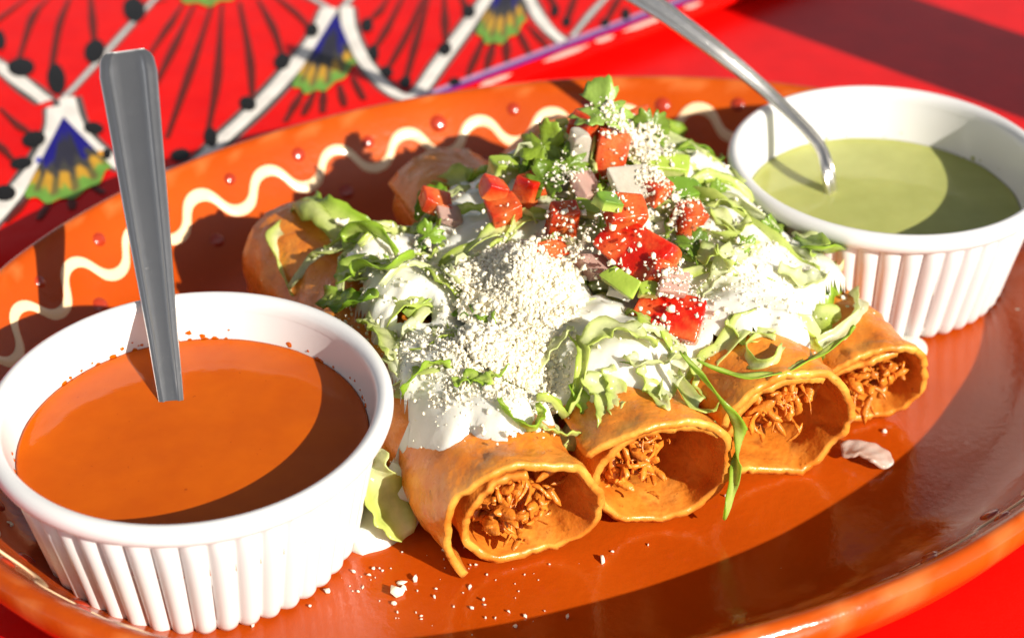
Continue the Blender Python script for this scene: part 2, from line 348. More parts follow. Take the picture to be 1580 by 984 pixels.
# cream wavy slip line and russet dots, laid round the rim by arc length
ths = np.linspace(0, 2 * math.pi, 4001); arc = np.r_[0, np.cumsum(np.linalg.norm(np.diff(np.array([rim_xy(t, 1.4) for t in ths]), axis=0), axis=1))]
NW = int(round(arc[-1] / 2.5)); per = arc[-1] / NW
def th_at(s): return float(np.interp(s % arc[-1], arc, ths))
def on_rim(s, d, lift): p = rim(th_at(s), d); p[2] += lift; return p
PH0 = 0.35; v = []; nper = 22
for i in range(NW * nper):
    s = i * per / nper; ph = 2 * math.pi * s / per + PH0; jit = 0.1 * n1((s * .35, 0, 0))
    def centre(s_): ph_ = 2 * math.pi * s_ / per + PH0; return s_ + 0.07 * math.sin(2 * ph_), 1.34 + jit - 0.27 * math.cos(ph_)
    s0, d0 = centre(s); s1, d1 = centre(s + 0.02); t = unit([s1 - s0, d1 - d0]); nrm = (-t[1], t[0]); hw = 0.125 * (1 + 0.12 * n1((s * .8, 3, 0)))
    for a, h in ((-1, -0.02), (-0.75, 0.035), (-0.3, 0.06), (0.3, 0.06), (0.75, 0.035), (1, -0.02)):
        v.append(on_rim(s0 + nrm[0] * hw * a, d0 + nrm[1] * hw * a, h))
build('wavy_line', v, grid_faces(NW * nper, 6, True), M['slip'], platter)
dot_mesh = None
for k in range(NW):
    for (ds, d) in ((0.5, 0.98), (0.0, 1.95)):
        s = (k + ds) * per - PH0 / (2 * math.pi) * per + rng.normal(0, .06); d += rng.normal(0, .04); p = on_rim(s, d, 0); th = th_at(s)
        e1 = unit(on_rim(s + .1, d, 0) - p); e2 = unit(on_rim(s, d + .1, 0) - p); nn = np.cross(e1, e2); nn = nn if nn[2] > 0 else -nn
        r = 0.26 * (1 + rng.normal(0, .08)); v = [p + nn * 0.07]
        for rr, h in ((0.5, 0.055), (0.85, 0.025), (1.0, -0.03)):
            for q in range(12): a = q * math.pi / 6; v.append(p + (e1 * math.cos(a) + e2 * math.sin(a)) * r * rr + nn * h)
        f = [(0, 1 + q, 1 + (q + 1) % 12) for q in range(12)] + [(1 + b * 12 + q, 13 + b * 12 + q, 13 + b * 12 + (q + 1) % 12, 1 + b * 12 + (q + 1) % 12) for b in (0, 1) for q in range(12)]
        build('glaze_dot', v, f, M['dot'], platter)

# ------------------------------------------------------------------ ramekins, salsas
def lathe(prof, c, nt, ribs=None):
    v = []
    for i in range(nt):
        th = 2 * math.pi * i / nt
        for (r, z, a) in prof:
            rr = r + a * (abs(math.cos(th * ribs / 2)) ** 0.7 - 0.55) if a else r
            v.append((c[0] + rr * math.cos(th), c[1] + rr * math.sin(th), c[2] + z))
    return v, grid_faces(nt, len(prof), True)
RIBS = 44
wall = [(0.02, .12, 0), (3.45, .12, 0), (3.6, .2, 0), (3.72, .5, 0), (4.05, 2.2, 0), (4.26, 3.3, 0), (4.36, 3.85, 0)]
outw = [(4.46, 3.62, 0), (4.44, 3.56, 0.05), (4.41, 3.46, .17), (4.3, 2.9, .2), (4.08, 1.8, .2), (3.9, .9, .21), (3.82, .5, .22), (3.78, .28, .22), (3.70, .12, .2), (3.55, .03, .1), (3.4, .0, 0), (0.02, .0, 0)]
rimp = [(4.345, 3.80, 0), (4.37, 3.98, 0), (4.42, 4.1, 0), (4.52, 4.19, 0), (4.64, 4.2, 0), (4.75, 4.14, 0), (4.81, 4.02, 0), (4.815, 3.88, 0), (4.77, 3.75, 0), (4.68, 3.64, 0), (4.56, 3.6, 0), (4.44, 3.6, 0)]
def ramekin(c, label, k=1.0):
    e = empty('ramekin', c, label, 'ramekin', 'white fluted ramekins')
    W = lambda P: [(a * k, z, b) for a, z, b in P]
    v, f = lathe(W(wall), c, 96); v2, f2 = lathe(W(outw), c, RIBS * 12, RIBS)
    build('inner_wall', v, f, M['white'], e); build('fluted_wall', v2, f2, M['white'], e)
    v, f = lathe(W(rimp), c, 128); build('rolled_rim', v, f, M['white'], e); return e
CL = np.array([-7.82, 34.75, 1.02]); CR = np.array([11.3, 46.95, 1.02])
ramekin(CL, 'white fluted ramekin filled with red-orange salsa', 1.025); ramekin(CR, 'white fluted ramekin filled with green salsa')
def salsa(name, c, z, r, mat, label, seed):
    v = []; nt, rs = 96, [0.0, .2, .4, .6, .75, .86, .93, .965, .985, 1.0]
    for i in range(nt):
        th = 2 * math.pi * i / nt
        edge = 0.05 + 0.05 * max(0, n1((math.cos(th) * 4 + seed, math.sin(th) * 4, 0)))
        for k in rs:
            m = max(0, (k - .93) / .07) ** 2
            rr = r * k; v.append((c[0] + rr * math.cos(th), c[1] + rr * math.sin(th), z + edge * m + 0.012 * n1((rr * math.cos(th) * .8 + seed, rr * math.sin(th) * .8, 0)) * (1 - m)))
        v.append((c[0] + (r - .12) * math.cos(th), c[1] + (r - .12) * math.sin(th), z - 0.8))
    L = len(rs) + 1; o = build(name, v, grid_faces(nt, L, True), mat); return tag(o, label, 'salsa')
salsa('red_salsa', CL, 3.99, 4.29, M['red_salsa'], 'smooth red-orange salsa in the ramekin with the upright spoon', 3)
salsa('green_salsa', CR, 3.57, 4.10, M['green_salsa'], 'thin green salsa in the far ramekin', 9)
def smear(c, z, mat, n, seed, name, label):
    r_ = random.Random(seed); V = []; Fc = []
    for _ in range(n):
        th = r_.uniform(0.2, 2.6) if r_.random() < .7 else r_.uniform(-.5, 3.6); h = abs(r_.gauss(0, .11)) + .02; sz = r_.uniform(.02, .075) * (1 if h < .25 else .55); zz = z + h; b = len(V); K = 1.025 if c is CL else 1.0
        rad = 4.05 + (zz - c[2] - 2.2) * .19 - 0.012
        for k in range(9):
            a = 2 * math.pi * k / 9; q = 0 if k == 8 else sz * (1 + .3 * r_.uniform(-1, 1)); t2 = th + q * math.cos(a) * 1.3 / rad; z2 = zz + q * math.sin(a); rr = K * (4.05 + (z2 - c[2] - 2.2) * .19) - (0.035 if k == 8 else 0.0)
            V.append((c[0] + rr * math.cos(t2), c[1] + rr * math.sin(t2), z2))
        Fc += [(b + 8, b + k, b + (k + 1) % 8) for k in range(8)]
    return V, Fc
# (dried specks of salsa on the ramekin walls belong to each salsa)
V, Fc = smear(CL, 4.0, None, 45, 5, '', ''); o = build('salsa_specks', V, Fc, M['red_salsa'], bpy.data.objects['red_salsa']); o['kind'] = 'stuff'
V, Fc = smear(CR, 3.58, None, 12, 8, '', ''); o = build('salsa_specks', V, Fc, M['green_salsa'], bpy.data.objects['green_salsa']); o['kind'] = 'stuff'

# ------------------------------------------------------------------ spoons
def handle_mesh(pts, width, thick, wvec, n=70, ridge=0.05, lens=None):
    P = spline(pts, n); T = np.gradient(P, axis=0); T /= np.linalg.norm(T, axis=1)[:, None]
    t = np.linspace(0, 1, n); W = np.interp(t, [a for a, _ in width], [b for _, b in width]); v = []
    prof = [(-1, -.3), (-.97, .25), (-.88, .45), (-.78, .4), (-.70, .9), (-.62, 1.0), (-.55, .55), (-.48, 0.05), (-.25, -.12), (0, -.18), (.25, -.12), (.48, .05), (.55, .55), (.62, 1.0), (.70, .9), (.78, .4), (.88, .45), (.97, .25), (1, -.3)]
    for k in range(n):
        w = unit(np.asarray(wvec) - T[k] * np.dot(wvec, T[k])); nn = unit(np.cross(w, T[k]))
        nn = nn if np.dot(nn, CAM - P[k]) > 0 else -nn
        fade = min(1, (1 - t[k]) / 0.05 + 0.0) if lens else 1
        for u, h in prof: v.append(P[k] + w * W[k] / 2 * u + nn * (thick / 2 + ridge * h * fade * min(1, .15 + max(0, t[k] - .1) * 4)))
        for u in (0.96, .6, 0, -.6, -.96): v.append(P[k] + w * W[k] / 2 * u - nn * thick / 2)
    L = len(prof) + 5; f = grid_faces(n, L, False, True); f += [tuple(range(L))[::-1], tuple((n - 1) * L + i for i in range(L))]
    return v, f
def bowl_mesh(p, d, wvec, ln, wd, depth):
    d = unit(d); w = unit(np.asarray(wvec) - d * np.dot(wvec, d)); nn = unit(np.cross(d, w)); nn = nn if nn[2] > 0 else -nn; v = []
    for i in range(20):
        t = i / 19; hw = wd / 2 * math.sin(math.pi * (0.06 + 0.94 * t)) ** 0.7 + 0.02
        for j in range(9):
            u = -1 + j / 4; v.append(p + d * ln * t + w * hw * u - nn * depth * (1 - u * u) * math.sin(math.pi * t))
    return v, grid_faces(20, 9)
# the upright spoon: rests on the back rim of the red ramekin, its bowl under the salsa
tip = np.array([-10.9, 45.9, 9.12]); ent = np.array([-8.8, 37.0, 4.28]); ax = unit(tip - ent)
spoon = empty('spoon', ent, 'steel spoon with broad fluted handle standing in the red-orange salsa', 'spoon', 'salsa spoons')
LN = np.linalg.norm(tip - ent)
pts = [ent - ax * 1.5, ent, ent + ax * 2.4, ent + ax * 5, ent + ax * 8 + np.array([0, 0, -.05]), tip]
Wd = [(0, .56), (.08, .60), (.3, .78), (.55, 1.12), (.8, 1.46), (.93, 1.62), (.972, 1.52), (.988, 1.34), (1, 1.02)]
v, f = handle_mesh(pts, Wd, 0.13, (1, .12, 0), 140, 0.10, True); build('handle', v, f, M['steel'], spoon)
v, f = bowl_mesh(ent - ax * 1.4, -ax + np.array([0, 0, .06]), (1, .1, 0), 3.4, 2.5, .4); build('bowl', v, f, M['steel'], spoon, solid=.1)
spoon = empty('spoon', at(1275, 268, 4.1), 'steel spoon with slim bent handle leaning out of the green salsa', 'spoon', 'salsa spoons')
q0 = at(1278, 270, 4.1); q1 = at(1262, 222, 4.75); q2 = at(1190, 148, 5.75); q3 = at(1100, 74, 7.0); q4 = at(1000, 2, 8.1); q5 = at(900, -62, 9.0)
v, f = handle_mesh([q0 + [0.2, -.15, -.95], q0, q1, q2, q3, q4, q5], [(0, .44), (.3, .36), (.5, .40), (.8, .64), (.95, .9), (1, .7)], 0.16, (.35, .5, .55), 100, 0.06, True)
build('handle', v, f, M['steel'], spoon)
v, f = bowl_mesh(q0 + np.array([.17, -.14, -.85]), np.array([.45, -.5, -.34]), (.8, .6, 0), 3.2, 2.4, .4); build('bowl', v, f, M['steel'], spoon, solid=.1)

# ------------------------------------------------------------------ height map of the heap
GX, GY, GR = -12.0, 27.0, 0.1; NX, NY = 290, 310
gx = GX + GR * np.arange(NX); gy = GY + GR * np.arange(NY); XX, YY = np.meshgrid(gx, gy, indexing='ij')
H = np.full((NX, NY), FLOOR)
def cell(x, y): return min(max(int(round((x - GX) / GR)), 0), NX - 1), min(max(int(round((y - GY) / GR)), 0), NY - 1)
def hz(x, y): i, j = cell(x, y); return H[i, j]
def blur(A, k):
    w = np.exp(-0.5 * (np.arange(-3 * k, 3 * k + 1) / k) ** 2); w /= w.sum(); P = np.pad(A, 3 * k, mode='edge')
    P = sum(w[i] * P[i:i + NX] for i in range(len(w))); return sum(w[i] * P[:, i:i + NY] for i in range(len(w)))
def hit(x, y, lift=0.0):                     # where the ray through the photo's (x, y) meets the heap
    d = ray(x, y); t = (10.5 - ZC) / d[2]
    while True:
        p = CAM + d * t
        if p[2] <= hz(p[0], p[1]) + lift or p[2] <= FLOOR: return p
        t += 0.05
def raster(P, rad=0.08):
    for p in P:
        i, j = cell(p[0], p[1]); k = max(0, int(round(rad / GR)))
        s = H[max(0, i - k):i + k + 1, max(0, j - k):j + k + 1]; np.maximum(s, p[2], out=s)

# ------------------------------------------------------------------ taquitos
def taquito(front, back, R, label, turns, phi0, sgn, gap, slant, squash, seed, lift=0.0, flare=0.1, fill=(0.0, -0.2), shift=0.0):
    f3, b3 = np.array([*front, 0.0]), np.array([*back, 0.0]); Ln = np.linalg.norm(b3 - f3); a = unit(b3 - f3); e1 = np.array([a[1], -a[0], 0]); e2 = np.array([0, 0, 1.0])
    nq, nv = 130, 60; ec = np.zeros((nq, nv, 3)); pts = np.zeros((nq, nv, 3)); rs = random.Random(seed)
    for i in range(nq):
        q = i / (nq - 1); ang = phi0 + sgn * q * 2 * math.pi * turns
        for j in range(nv):
            vv = (j / (nv - 1)) ** 1.3
            r = R * (1 - gap * q ** 0.8) + lift * math.exp(-(q / 0.10) ** 2)
            r *= 1 + flare * math.exp(-vv * Ln / 1.6)
            x, z = r * math.cos(ang) + shift * q, r * math.sin(ang) * squash
            nn = n1((x * .55 + seed, z * .55, vv * Ln * .45)) * (.22 + .16 * math.exp(-vv * Ln / 2)) + n1((x * 1.7 + seed, z * 1.7, vv * Ln * 1.5)) * .08 + max(0, n1((x * 3.1 + seed, z * 3.1, vv * Ln * 2.6)) - .2) * .16
            x += nn * math.cos(ang); z += nn * math.sin(ang)
            v0 = slant[0] * math.cos(ang) + slant[1] * math.sin(ang) + .16 * n1((ang * 1.3, seed, 0)) + .09 * n1((ang * 6, seed, 4)) + .05 * n1((ang * 15, seed, 5))
            v1 = .25 * n1((ang * 1.1, seed, 9))
            along = v0 * (1 - vv) + (Ln + v1) * vv + 0.12 * q
            ec[i, j] = .7 * max(0, .45 + n1((ang * 2.2, seed, 7)) * 1.1) * math.exp(-vv * Ln / .2) + .3 * math.exp(-q / .012)
            pts[i, j] = f3 + a * along + e1 * x + e2 * z
    lo = pts[:, :, 2].min(); dz = FLOOR + 0.10 - lo; pts[:, :, 2] += dz
    e = empty('taquito', (f3[0], f3[1], FLOOR), label, 'taquito', 'rolled taquitos side by side on the platter')
    build('tortilla', pts.reshape(-1, 3), grid_faces(nq, nv), M['tortilla'], e, cols=ec.reshape(-1, 3), solid=.2)
    zc = dz
    # shredded filling: a dense wad deeper in, loose fibres towards the mouth
    V = []; Fc = []
    ri = R * (1 - gap) * .86
    for k in range(215):
        deep = k < 40; core = 40 <= k < 130
        if deep:
            v_ = rs.uniform(3.2, 5.0); th = rs.uniform(0, 2 * math.pi); rr = ri * math.sqrt(rs.random()) * .95; cx, cz = shift + rr * math.cos(th), rr * math.sin(th) * squash
        else:
            v_ = max(.15, rs.gauss(1.0, .5)) if core else max(.08, rs.gauss(.8, .6))
            cx, cz = shift + fill[0] + rs.gauss(0, .46 if core else .5), fill[1] + rs.gauss(0, .42 if core else .48)
        lim = ri * .90; m = math.hypot(cx - shift, cz / squash)
        if m > lim: cx = shift + (cx - shift) * lim / m; cz *= lim / m
        p = f3 + a * v_ + e1 * cx + e2 * (cz + zc); d = unit(a * rs.choice((-1, 1)) * .6 + np.array([rs.gauss(0, .6), rs.gauss(0, .6), rs.gauss(0, .6)]))
        ln = rs.uniform(.45, 1.0) if (core or deep) else rs.uniform(.25, .75); rad = rs.uniform(.2, .32) if deep else rs.uniform(.09, .17) if core else rs.choice((.03, .045, .06, .09))
        side = unit(np.cross(d, [rs.gauss(0, 1), rs.gauss(0, 1), 1])); up = np.cross(d, side); b = len(V); nseg = 7; ph = rs.uniform(0, 6)
        for s in range(nseg):
            t = s / (nseg - 1) - .5; cpt = p + d * ln * t + side * .06 * math.sin(t * 4 + ph) + up * .04 * math.sin(t * 5 + ph * 2); r2 = rad * (1 - (2 * t) ** 4 * .8) * rs.uniform(.75, 1.25)
            for g in range(6): aa = g * math.pi / 3; V.append(cpt + (side * math.cos(aa) + up * math.sin(aa) * .7) * r2)
        for s in range(nseg - 1):
            for g in range(6): Fc.append((b + s * 6 + g, b + s * 6 + (g + 1) % 6, b + (s + 1) * 6 + (g + 1) % 6, b + (s + 1) * 6 + g))
        Fc += [tuple(b + g for g in range(6))[::-1], tuple(b + (nseg - 1) * 6 + g for g in range(6))]
    V = np.array(V); V[:, 2] = np.maximum(V[:, 2], FLOOR + .2)
    build('filling', V, Fc, M['chicken'], e)
    rel = np.stack([XX - f3[0], YY - f3[1]], -1); al = rel @ a[:2]; pe = rel @ e1[:2]
    zz = zc + squash * np.sqrt(np.maximum(0, (R * 1.02) ** 2 - pe ** 2)); np.maximum(H, np.where((al > 0) & (al < Ln) & (np.abs(pe) < R), zz, 0), out=H)
taquito((0.35, 33.2), (-6.2, 45.4), 1.95, 'cracked taquito nearest the red salsa, its roll split open at the mouth', 1.36, math.radians(232), -1, .27, (-.45, -.35), .95, 3, .12, .05, (-.45, -.15), .30)
taquito((3.68, 34.6), (-2.2, 48.3), 1.74, 'second taquito from the red salsa, a lettuce shred hanging beside its mouth', 1.30, math.radians(150), -1, .15, (-.3, -.3), 1.0, 14, .22, .06, (-.7, .4), .12)
taquito((7.15, 36.6), (1.2, 50.0), 1.78, 'third taquito from the red salsa, a long tendril of lettuce across its top', 1.28, math.radians(165), -1, .13, (-.2, -.3), 1.0, 27, .1, .06, (-.25, .6), .1)
taquito((9.8, 38.9), (4.3, 51.0), 1.46, 'narrow taquito farthest from the red salsa, beside the green salsa ramekin', 1.35, math.radians(200), -1, .25, (-.3, -.35), 1.05, 35, .1, .05, (.0, .1), .15)

# ------------------------------------------------------------------ heap bed
OS = np.array([2.4, 42.0]); ES = np.array([.89, .456]); ET = np.array([-.456, .89])
SS = (XX - OS[0]) * ES[0] + (YY - OS[1]) * ES[1]; TT = (XX - OS[0]) * ET[0] + (YY - OS[1]) * ET[1]
rho = np.abs((SS + .1) / 7.2) ** 2.5 + np.abs((TT - .15) / 5.5) ** 2.5
bed = 4.05 * np.maximum(0, 1 - rho) ** .30 + FLOOR - .2 + 1.75 * np.exp(-((SS - 1.9) / 3.4) ** 2 - ((TT - 2.9) / 3.2) ** 2) * np.clip((1 - rho) * 3, 0, 1)
bed += (fbm((NX, NY), 9, 4) - .5) * .7
bed = np.where(rho < 1, bed, 0)
dR = np.hypot(XX - CR[0], YY - CR[1]); bed = np.where(dR < 5.1, np.minimum(bed, 1.0), bed)
H0 = H.copy(); H = np.maximum(H, bed); H = np.where(bed > 0, np.maximum(blur(H, 2), H0), H)
def sheet(name, Z, mask, mat, cols=None):
    idx = -np.ones((NX, NY), int); idx[mask] = np.arange(mask.sum()); v = np.c_[XX[mask], YY[mask], Z[mask]]
    a, b, c, d = idx[:-1, :-1], idx[1:, :-1], idx[1:, 1:], idx[:-1, 1:]; ok = (a >= 0) & (b >= 0) & (c >= 0) & (d >= 0)
    return build(name, v, np.stack([a[ok], b[ok], c[ok], d[ok]], -1), mat, cols=cols[mask] if cols is not None else None)
m = (bed > FLOOR + .3) & (bed > H0 - .5)
nb = fbm((NX, NY), 7, 21)[..., None]; cb = np.array([.10, .22, .02]) * (1 - nb) + np.array([.55, .62, .30]) * nb
o = sheet('chopped_lettuce', np.maximum(bed - .05, FLOOR), m, M['lettuce'], cb); tag(o, 'matted chopped lettuce under the crema on the taquitos', 'lettuce', kind='stuff')

# ------------------------------------------------------------------ lettuce shreds
HTOP = blur(H, 3) + .62
PAL = [((.62, .74, .13), (.86, .89, .44)), ((.44, .64, .06), (.72, .82, .24)), ((.27, .46, .035), (.54, .68, .12)), ((.80, .84, .44), (.92, .92, .72)), ((.70, .79, .22), (.89, .90, .56))]
def ribbon(P, w, roll, pal, name='lettuce_shred', ruffle=.08, twist=1.0, label=None, curl=.15):
    n = len(P); T = np.gradient(P, axis=0); T /= np.linalg.norm(T, axis=1)[:, None] + 1e-9; v = []; c = []; ph = random.uniform(0, 6); m = 7
    g0, g1 = np.array(pal[0]), np.array(pal[1])
    for k in range(n):
        t = k / (n - 1); side = unit(np.cross(T[k], [0, 0, 1.0]) + 1e-4); nn = unit(np.cross(side, T[k])); a = roll + twist * (t - .5); sv = side * math.cos(a) + nn * math.sin(a); uv = nn * math.cos(a) - side * math.sin(a)
        ww = w * (math.sin(math.pi * min(1, max(0, .09 + .86 * t))) ** .45) * (1 + .12 * math.sin(t * 9 + ph))
        for j in range(m):
            u = -1 + 2 * j / (m - 1)
            off = curl * w * u * u + ruffle * abs(u) ** 2 * math.sin(t * 16 + ph + u * 1.2) + .03 * math.sin(t * 31 + u * 3)
            edge = 1 + (.10 * math.sin(t * 27 + ph) if abs(u) == 1 else 0)
            v.append(P[k] + sv * ww / 2 * u * edge + uv * off)
            gmix = min(1, max(0, (1 - abs(u + .25)) * 1.1 + .25 * math.sin(t * 5 + ph))); c.append(g0 * (1 - gmix) + g1 * gmix)
    o = build(name, v, grid_faces(n, m), M['lettuce'], cols=np.array(c), solid=.03)
    return tag(o, label or 'pale green shred of lettuce in the heap on the taquitos', 'lettuce', 'lettuce shreds heaped on the taquitos')
MARKS = [((790, 420), 'beside the cheese pile'), ((770, 560), 'below the cheese pile'), ((985, 400), 'near the large tomato slab'), ((1035, 540), 'below the lowest tomato chunk'), ((940, 210), 'at the top of the heap'),
         ((1140, 400), 'on the slope facing the green salsa'), ((1250, 440), 'at the end of the heap by the green salsa'), ((1150, 300), 'near the heap top on the green salsa side'), ((620, 460), 'on the slope facing the red salsa'),
         ((520, 450), 'at the end of the heap by the red salsa'), ((690, 330), 'on the shaded back of the heap'), ((640, 620), 'over the flank of the cracked taquito'), ((870, 600), 'at the front edge above the second taquito'), ((1120, 540), 'at the front edge above the third taquito'), ((740, 480), 'in the crema left of the cheese pile'), ((800, 290), 'behind the pico de gallo')]
def to_px(p): d = np.asarray(p) - CAM; z = d @ FW; return CX + F_PX * (d @ RT) / z, CY - F_PX * (d @ UP) / z
def shred_label(P, w, ln, ip, kap=0):
    x, y = to_px(P[len(P) // 2]); mark = min(MARKS, key=lambda q: math.hypot(q[0][0] - x, q[0][1] - y))[1]
    size = ('broad' if w > .4 else 'narrow') + (' long' if ln > 3.1 else ' short') + (' curled' if abs(kap) > .55 else ' straight' if abs(kap) < .22 else '')
    mark = mark.replace('at the end of the heap by', 'at the heap end by').replace('near the heap top on the green salsa side', 'near the top towards the green salsa').replace('at the front edge above', 'above')
    return size + ' ' + ('yellow-green', 'bright green', 'dark green', 'whitish', 'pale green')[ip] + ' lettuce shred ' + mark
def auto_shreds(count, seed, off, wr, lr, edge=1.0):
    r = np.random.default_rng(seed); k = 0
    while k < count:
        s, t = r.uniform(-7.2, 7.2), r.uniform(-5.2, 5.2); rh = abs((s + .1) / 7.2) ** 2.5 + abs((t - .15) / 5.5) ** 2.5
        if rh > edge or (seed == 5 and s > 2.5 and r.random() < .2): continue
        p = OS + ES * s + ET * t
        if np.hypot(p[0] - CR[0], p[1] - CR[1]) < 4.9 or np.hypot(p[0] - CL[0], p[1] - CL[1]) < 5.2: continue
        ln = r.uniform(*lr); n = 16; phi = r.uniform(0, 2 * math.pi); kap = r.normal(0, .55); P = []
        for q in range(n):
            ds = ln / (n - 1); phi += kap * ds + r.normal(0, .08); p = p + ds * np.array([math.cos(phi), math.sin(phi)])
            for cc, rad in ((CR, 5.0), (CL, 5.15)):
                dv = p - cc[:2]; dn = np.hypot(*dv)
                if dn < rad: p = cc[:2] + dv / dn * rad
            P.append([p[0], p[1], hz(*p)])
        P = np.array(P); z0 = P[:, 2].copy()
        if ((P[:, :2] - OS) @ ET).min() < -5.8 or ((P[:, :2] - OS) @ ES).min() < -8.3: continue
        z = np.convolve(np.pad(P[:, 2], 2, mode='edge'), np.ones(5) / 5, 'valid'); P[:, 2] = np.maximum(z, z0 - .1) + r.uniform(*off) + .22 * abs(r.normal()) * np.sin(np.linspace(0, math.pi, n))
        cap = np.array([HTOP[cell(*q[:2])] for q in P]); P[:, 2] = np.minimum(P[:, 2], np.maximum(cap, z0 - .3) if seed == 2 else z0 + .24)
        if P[:, 2].min() < FLOOR + 1.2: continue
        w = r.uniform(*wr); ip = r.choice(5, p=[.27, .2, .07, .2, .26]); ribbon(P, w, r.normal(0, .6), PAL[ip], label=shred_label(P, w, ln, ip, kap), ruffle=.05 + .1 * r.random(), twist=r.normal(0, 1.0), curl=r.normal(0, .25))
        raster(P, w * .35); k += 1
auto_shreds(120, 2, (-.05, .2), (.28, .85), (1.8, 4.6))

# ------------------------------------------------------------------ crema
def path_hit(pts, n=26, lift=.15): return spline(np.array([hit(x, y) + np.array([0, 0, lift + (r[0] if r else 0)]) for x, y, *r in pts]), n)
def path_abs(pts, n=30): return spline(np.array([at(x, y, z) for x, y, z in pts]), n)
T = (fbm((NX, NY), 16, 31) - .5) * 1.8 + (fbm((NX, NY), 6, 33, 2) - .5) * .55 + .12
T = T - np.clip(rho - .72, 0, 9) * 3.0
def bump_at(x, y, r, a, z=None):
    p = at(x, y, z) if z else hit(x, y); return a * np.exp(-((XX - p[0]) ** 2 + (YY - p[1]) ** 2) / r ** 2)
for b in [(640, 640, 1.1, .9), (680, 620, 1.2, .7), (740, 590, 1.3, .5), (700, 660, .9, .8), (855, 580, .95, .9), (870, 625, .7, .9), (960, 555, 1.0, .5), (1150, 470, 1.5, .85), (1130, 400, 1.4, .85), (1180, 350, 1.3, .85), (600, 560, 1.0, .6), (600, 400, .7, .8), (1260, 420, .8, .5), (1010, 575, .6, .7), (780, 500, 1.5, .4), (560, 470, .6, .5)]:
    T += bump_at(*b)
def seg(a, b, r, amp):                       # a run of crema down the flank of the first taquito
    P, Q = np.array(a[:2]), np.array(b[:2]); d = Q - P; t = np.clip(((XX - P[0]) * d[0] + (YY - P[1]) * d[1]) / (d @ d), 0, 1)
    return amp * np.exp(-((XX - P[0] - t * d[0]) ** 2 + (YY - P[1] - t * d[1]) ** 2) / r ** 2)
runs = [seg(hit(700, 610), hit(668, 655), .8, 1.5), seg(hit(820, 560), hit(868, 640), .8, 1.4), seg(hit(640, 545), hit(612, 610), .6, 1.2),
        seg(hit(940, 555), hit(1010, 585), .5, 1.2), seg(hit(720, 600), hit(770, 630), .7, 1.3), seg(hit(1180, 470), hit(1215, 500), .55, 1.2)]
HS = blur(H, 2)
for k, q in enumerate(runs): T = np.maximum(T, q - .38 if k < 1 else np.minimum(q - .38, (HS - 4.25) * 1.2))
runm = np.clip(runs[0], 0, 1)
T = np.minimum(T, (np.hypot(XX - CL[0], YY - CL[1]) - 4.42) * 3); T = np.minimum(T, (dR - 5.2) * 1.2)
gr = np.gradient(blur(H, 3), GR); T = T - np.clip(np.hypot(gr[0], gr[1]) - 1.8, 0, 3) * .5 * (1 - runm)
Hb = blur(np.maximum(H, H0), 3); Hb = np.maximum(Hb, H - .22); Hb = Hb * (1 - runm) + blur(H, 5) * runm
thick = np.where(T > 0, .17 + .34 * np.sqrt(np.clip(T, 0, .8)), .13 + T * 1.6)
Zc = Hb + thick + (fbm((NX, NY), 6, 44, 3) - .5) * (.30 - .22 * runm)
o = sheet('crema', Zc, T > -.22, M['crema']); tag(o, 'white crema poured over the lettuce and running down the taquitos', 'crema')
H = np.where(T > -.1, np.maximum(H, Zc), H)
# the run down the flank of the first taquito into a pool by the ramekin
crema = bpy.data.objects['crema']; crema['_org'] = list(np.array(crema.location) / S)
P = path_abs([(735, 600, 4.45), (694, 650, 4.15), (660, 695, 3.35), (632, 745, 2.3), (600, 800, 1.4), (568, 832, 1.12), (542, 848, 1.06)], 60); v = []
Tn = np.gradient(P, axis=0); Tn /= np.linalg.norm(Tn, axis=1)[:, None]
for k in range(60):
    t = k / 59; w = np.interp(t, [0, .25, .5, .7, .85, .95, 1], [.8, .8, .72, .62, .75, .62, .05]) * (1 + .14 * math.sin(t * 11)); h = .24 if t < .8 else np.interp(t, [.8, .95, 1], [.24, .2, .02])
    sd = unit(np.cross(Tn[k], [0.25, -.6, .75])); up = unit(np.cross(sd, Tn[k])); up = up if up[2] > 0 else -up
    for j in range(11):
        u = -1 + j / 5; b_ = .05 * n1((k * .12, u * 1.5, 2)); v.append(P[k] + sd * w * u + up * (h * math.sqrt(max(0, 1 - u * u)) - .16 * u * u + b_))
build('crema_run', v, grid_faces(60, 11), M['crema'], crema)
# small pool at the far taquito's mouth
v = []; c0 = at(1400, 540, FLOOR)
for i in range(32):
    a = 2 * math.pi * i / 32; r = 1 + .12 * math.sin(2 * a + 1) + .06 * math.sin(5 * a)
    for k, h in ((0, .28), (.5, .25), (.8, .16), (.95, .06), (1.0, -.02)): v.append((c0[0] + 0.55 * r * k * math.cos(a), c0[1] + 0.85 * r * k * math.sin(a), FLOOR + h))
o = build('crema_drop', v, grid_faces(32, 5, True), M['crema']); tag(o, 'small white drop of crema on the platter beside the narrow taquito', 'crema')
auto_shreds(72, 5, (.0, .16), (.14, .46), (1.4, 3.6), .95)

